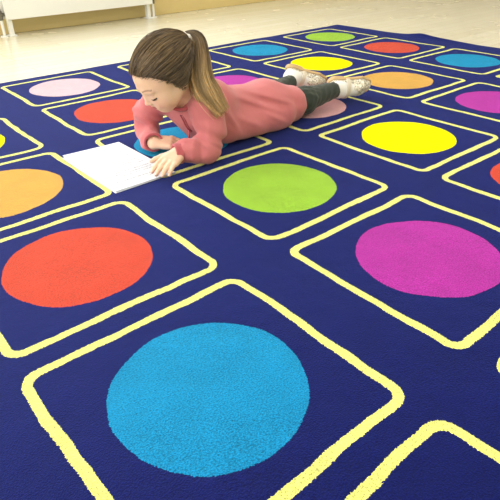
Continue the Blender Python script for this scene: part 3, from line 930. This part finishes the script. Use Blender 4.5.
def catmull(P, n):
    P = np.asarray(P, float); P = np.concatenate([[2*P[0]-P[1]], P, [2*P[-1]-P[-2]]]); out = []
    segs = len(P)-3
    for s in np.linspace(0, segs-1e-6, n):
        i = int(s); t = s-i; a, b_, c, d = P[i:i+4]
        out.append(.5*((2*b_)+(-a+c)*t+(2*a-5*b_+4*c-d)*t*t+(-a+3*b_-3*c+d)*t**3))
    return np.array(out)
TW = hw(*TIE)
PT = [TW, TW+V(.012, .002, .012), TW+V(.026, -.014, .002), TW+V(.024, -.026, -.037), TW+V(.018, -.038, -.083), TW+V(.021, -.063, -.124), TW+V(.030, -.105, -.160)]
PT_R = [.009, .014, .021, .027, .031, .034, .020]
def pony_strands(n=1500, m=26):
    g = catmull(PT, m); T = np.gradient(g, axis=0); T /= np.linalg.norm(T, axis=1, keepdims=True)
    A = np.cross(T, R2); A /= np.linalg.norm(A, axis=1, keepdims=True); B = np.cross(T, A)
    R = np.interp(np.linspace(0, 1, m), np.linspace(0, 1, len(PT_R)), PT_R)
    th = rng.random(n)*2*math.pi; rr = np.sqrt(rng.random(n))
    a, c = rr*np.cos(th), rr*np.sin(th)
    s = np.linspace(0, 1, m)
    tw = .5*s[None]; ca = a[:, None]*np.cos(tw)-c[:, None]*np.sin(tw); sa = a[:, None]*np.sin(tw)+c[:, None]*np.cos(tw)
    lock = 1+.10*np.sin(np.arctan2(c, a)*5)[:, None]*s[None]
    P = g[None]+(R[None]*ca*lock)[..., None]*A[None]+(R[None]*sa*.72*lock)[..., None]*B[None]
    P += np.sin(s[None, :, None]*6+rng.random((n, 1, 1))*6.3)*rng.normal(size=(n, 1, 3))*.0040*s[None, :, None]
    fly = (rng.random(n) < .05)[:, None, None]; P += fly*rng.normal(size=(n, 1, 3))*.010*s[None, :, None]**2
    # unequal lengths
    L = np.clip(1.02-.42*rng.random(n)**1.7, .6, 1.02)
    out = np.zeros_like(P)
    for i in range(n):
        q = s*min(L[i], 1)
        for k in range(3): out[i, :, k] = np.interp(q, s, P[i, :, k])
    r = np.interp(s, [0, .1, .7, 1], [.0007, .0010, .0009, .0002])[None]*(.7+.6*rng.random((n, 1)))
    t = (s[None]*L[:, None]); mixn = np.clip((t-.12)*1.35+.25*(rng.random((n, 1))-.5), 0, 1)[..., None]
    col = np.where(mixn < .5, ROOTC*(1-2*mixn)*1.15+MIDC*2*mixn, MIDC*(2-2*mixn)+TIPC*(2*mixn-1))*(.75+.5*rng.random((n, 1, 1)))
    col = col*(1+.28*np.sin(np.arctan2(c, a)*6+3*rr))[:, None, None]
    return out, r, col
def pony_core():
    g = catmull(PT, 20); R = np.interp(np.linspace(0, 1, 20), np.linspace(0, 1, len(PT_R)), PT_R)*.62
    R[-4:] *= [.8, .6, .4, .2]
    def paint(P):
        d = ((P[:, None]-g[None])**2).sum(2).argmin(1)/19.
        m_ = np.clip((d-.12)*1.35, 0, 1)[:, None]
        return np.where(m_ < .5, ROOTC*(1-2*m_)+MIDC*2*m_, MIDC*(2-2*m_)+TIPC*(2*m_-1))*.75
    lo = g.min(0)-.05; hi = g.max(0)+.05
    return blob('ponytail', union(chain(list(g), list(R)), .004), lo, hi, .003, hairm, paint=paint)
pony = child(pony_core())
pp, pr, pc = pony_strands(); strands_mesh('ponytail_strands', pp, pr, pc, pony)
tax = nrm(np.array(PT[1])-np.array(PT[0]))
band('hair_tie', TW+tax*.011, tax, .0150, .0060, .0055, plain('white_hair_tie', srgb(238, 232, 226), .6, scale=300, bump=.3, vary=.1), .0012, wob=.0012, n=9)

# ---------------------------------------------------------------- light
w = bpy.data.worlds.new('overcast sky'); SC.world = w; w.use_nodes = True
bg = w.node_tree.nodes['Background']; bg.inputs[0].default_value = (.93, .96, 1, 1); bg.inputs[1].default_value = 3.0
def area(name, loc, rot, sx, sy, power, col):
    l = bpy.data.lights.new(name, 'AREA'); l.shape = 'RECTANGLE'; l.size = sx; l.size_y = sy; l.energy = power; l.color = col
    o = bpy.data.objects.new(name, l); o.location = loc; o.rotation_euler = rot; link(o); return o
for u0, u1, z0, z1 in WB:
    area('window_daylight', ((u0+u1)/2, Y1+.04, (z0+z1)/2), (math.radians(-90), 0, 0), u1-u0-.1, z1-z0-.1, 98, (.95, .97, 1))
for u0, u1, z0, z1 in WL:  # area lights for the added left windows
    area('window_daylight', (X0-.04, (u0+u1)/2, (z0+z1)/2), (math.radians(90), 0, math.radians(-90)), u1-u0-.1, z1-z0-.1, 70, (.95, .97, 1))
# ceiling light panels, out of view, added as light sources
panelm, nt, bb = newmat('lit_diffuser'); bb.inputs['Emission Color'].default_value = (1, .97, .93, 1); bb.inputs['Emission Strength'].default_value = 6
k = 0
for xx in (-1.4, 1.2, 3.8):
    for yy in (-1.8, .9):
        r = bpy.data.objects.new('ceiling_light', None); r.location = (xx, yy, ZC); link(r)
        tag(r, 'square recessed ceiling light panel with white frame', 'ceiling light', 'ceiling light panels')
        b = MB(); b.box((-.3, -.3, -.03), (.3, .3, -.012)); b.build('diffuser', panelm, r)
        b = MB()
        for q in ((-.33, -.33, -.3, .33), (.3, -.33, .33, .33), (-.3, -.33, .3, -.3), (-.3, .3, .3, .33)): b.box((q[0], q[1], -.035), (q[2], q[3], 0))
        b.build('frame', whitem, r)
        area('ceiling_lamp', (xx, yy, ZC-.045), (0, 0, 0), .58, .58, 22, (1, .97, .93))  # added lamp that gives the panel its light

vs = SC.view_settings; vs.view_transform = 'Standard'; vs.look = 'None'; vs.gamma = 1; vs.use_curve_mapping = False
vs.exposure = -0.92
SC.cycles.use_denoising = True
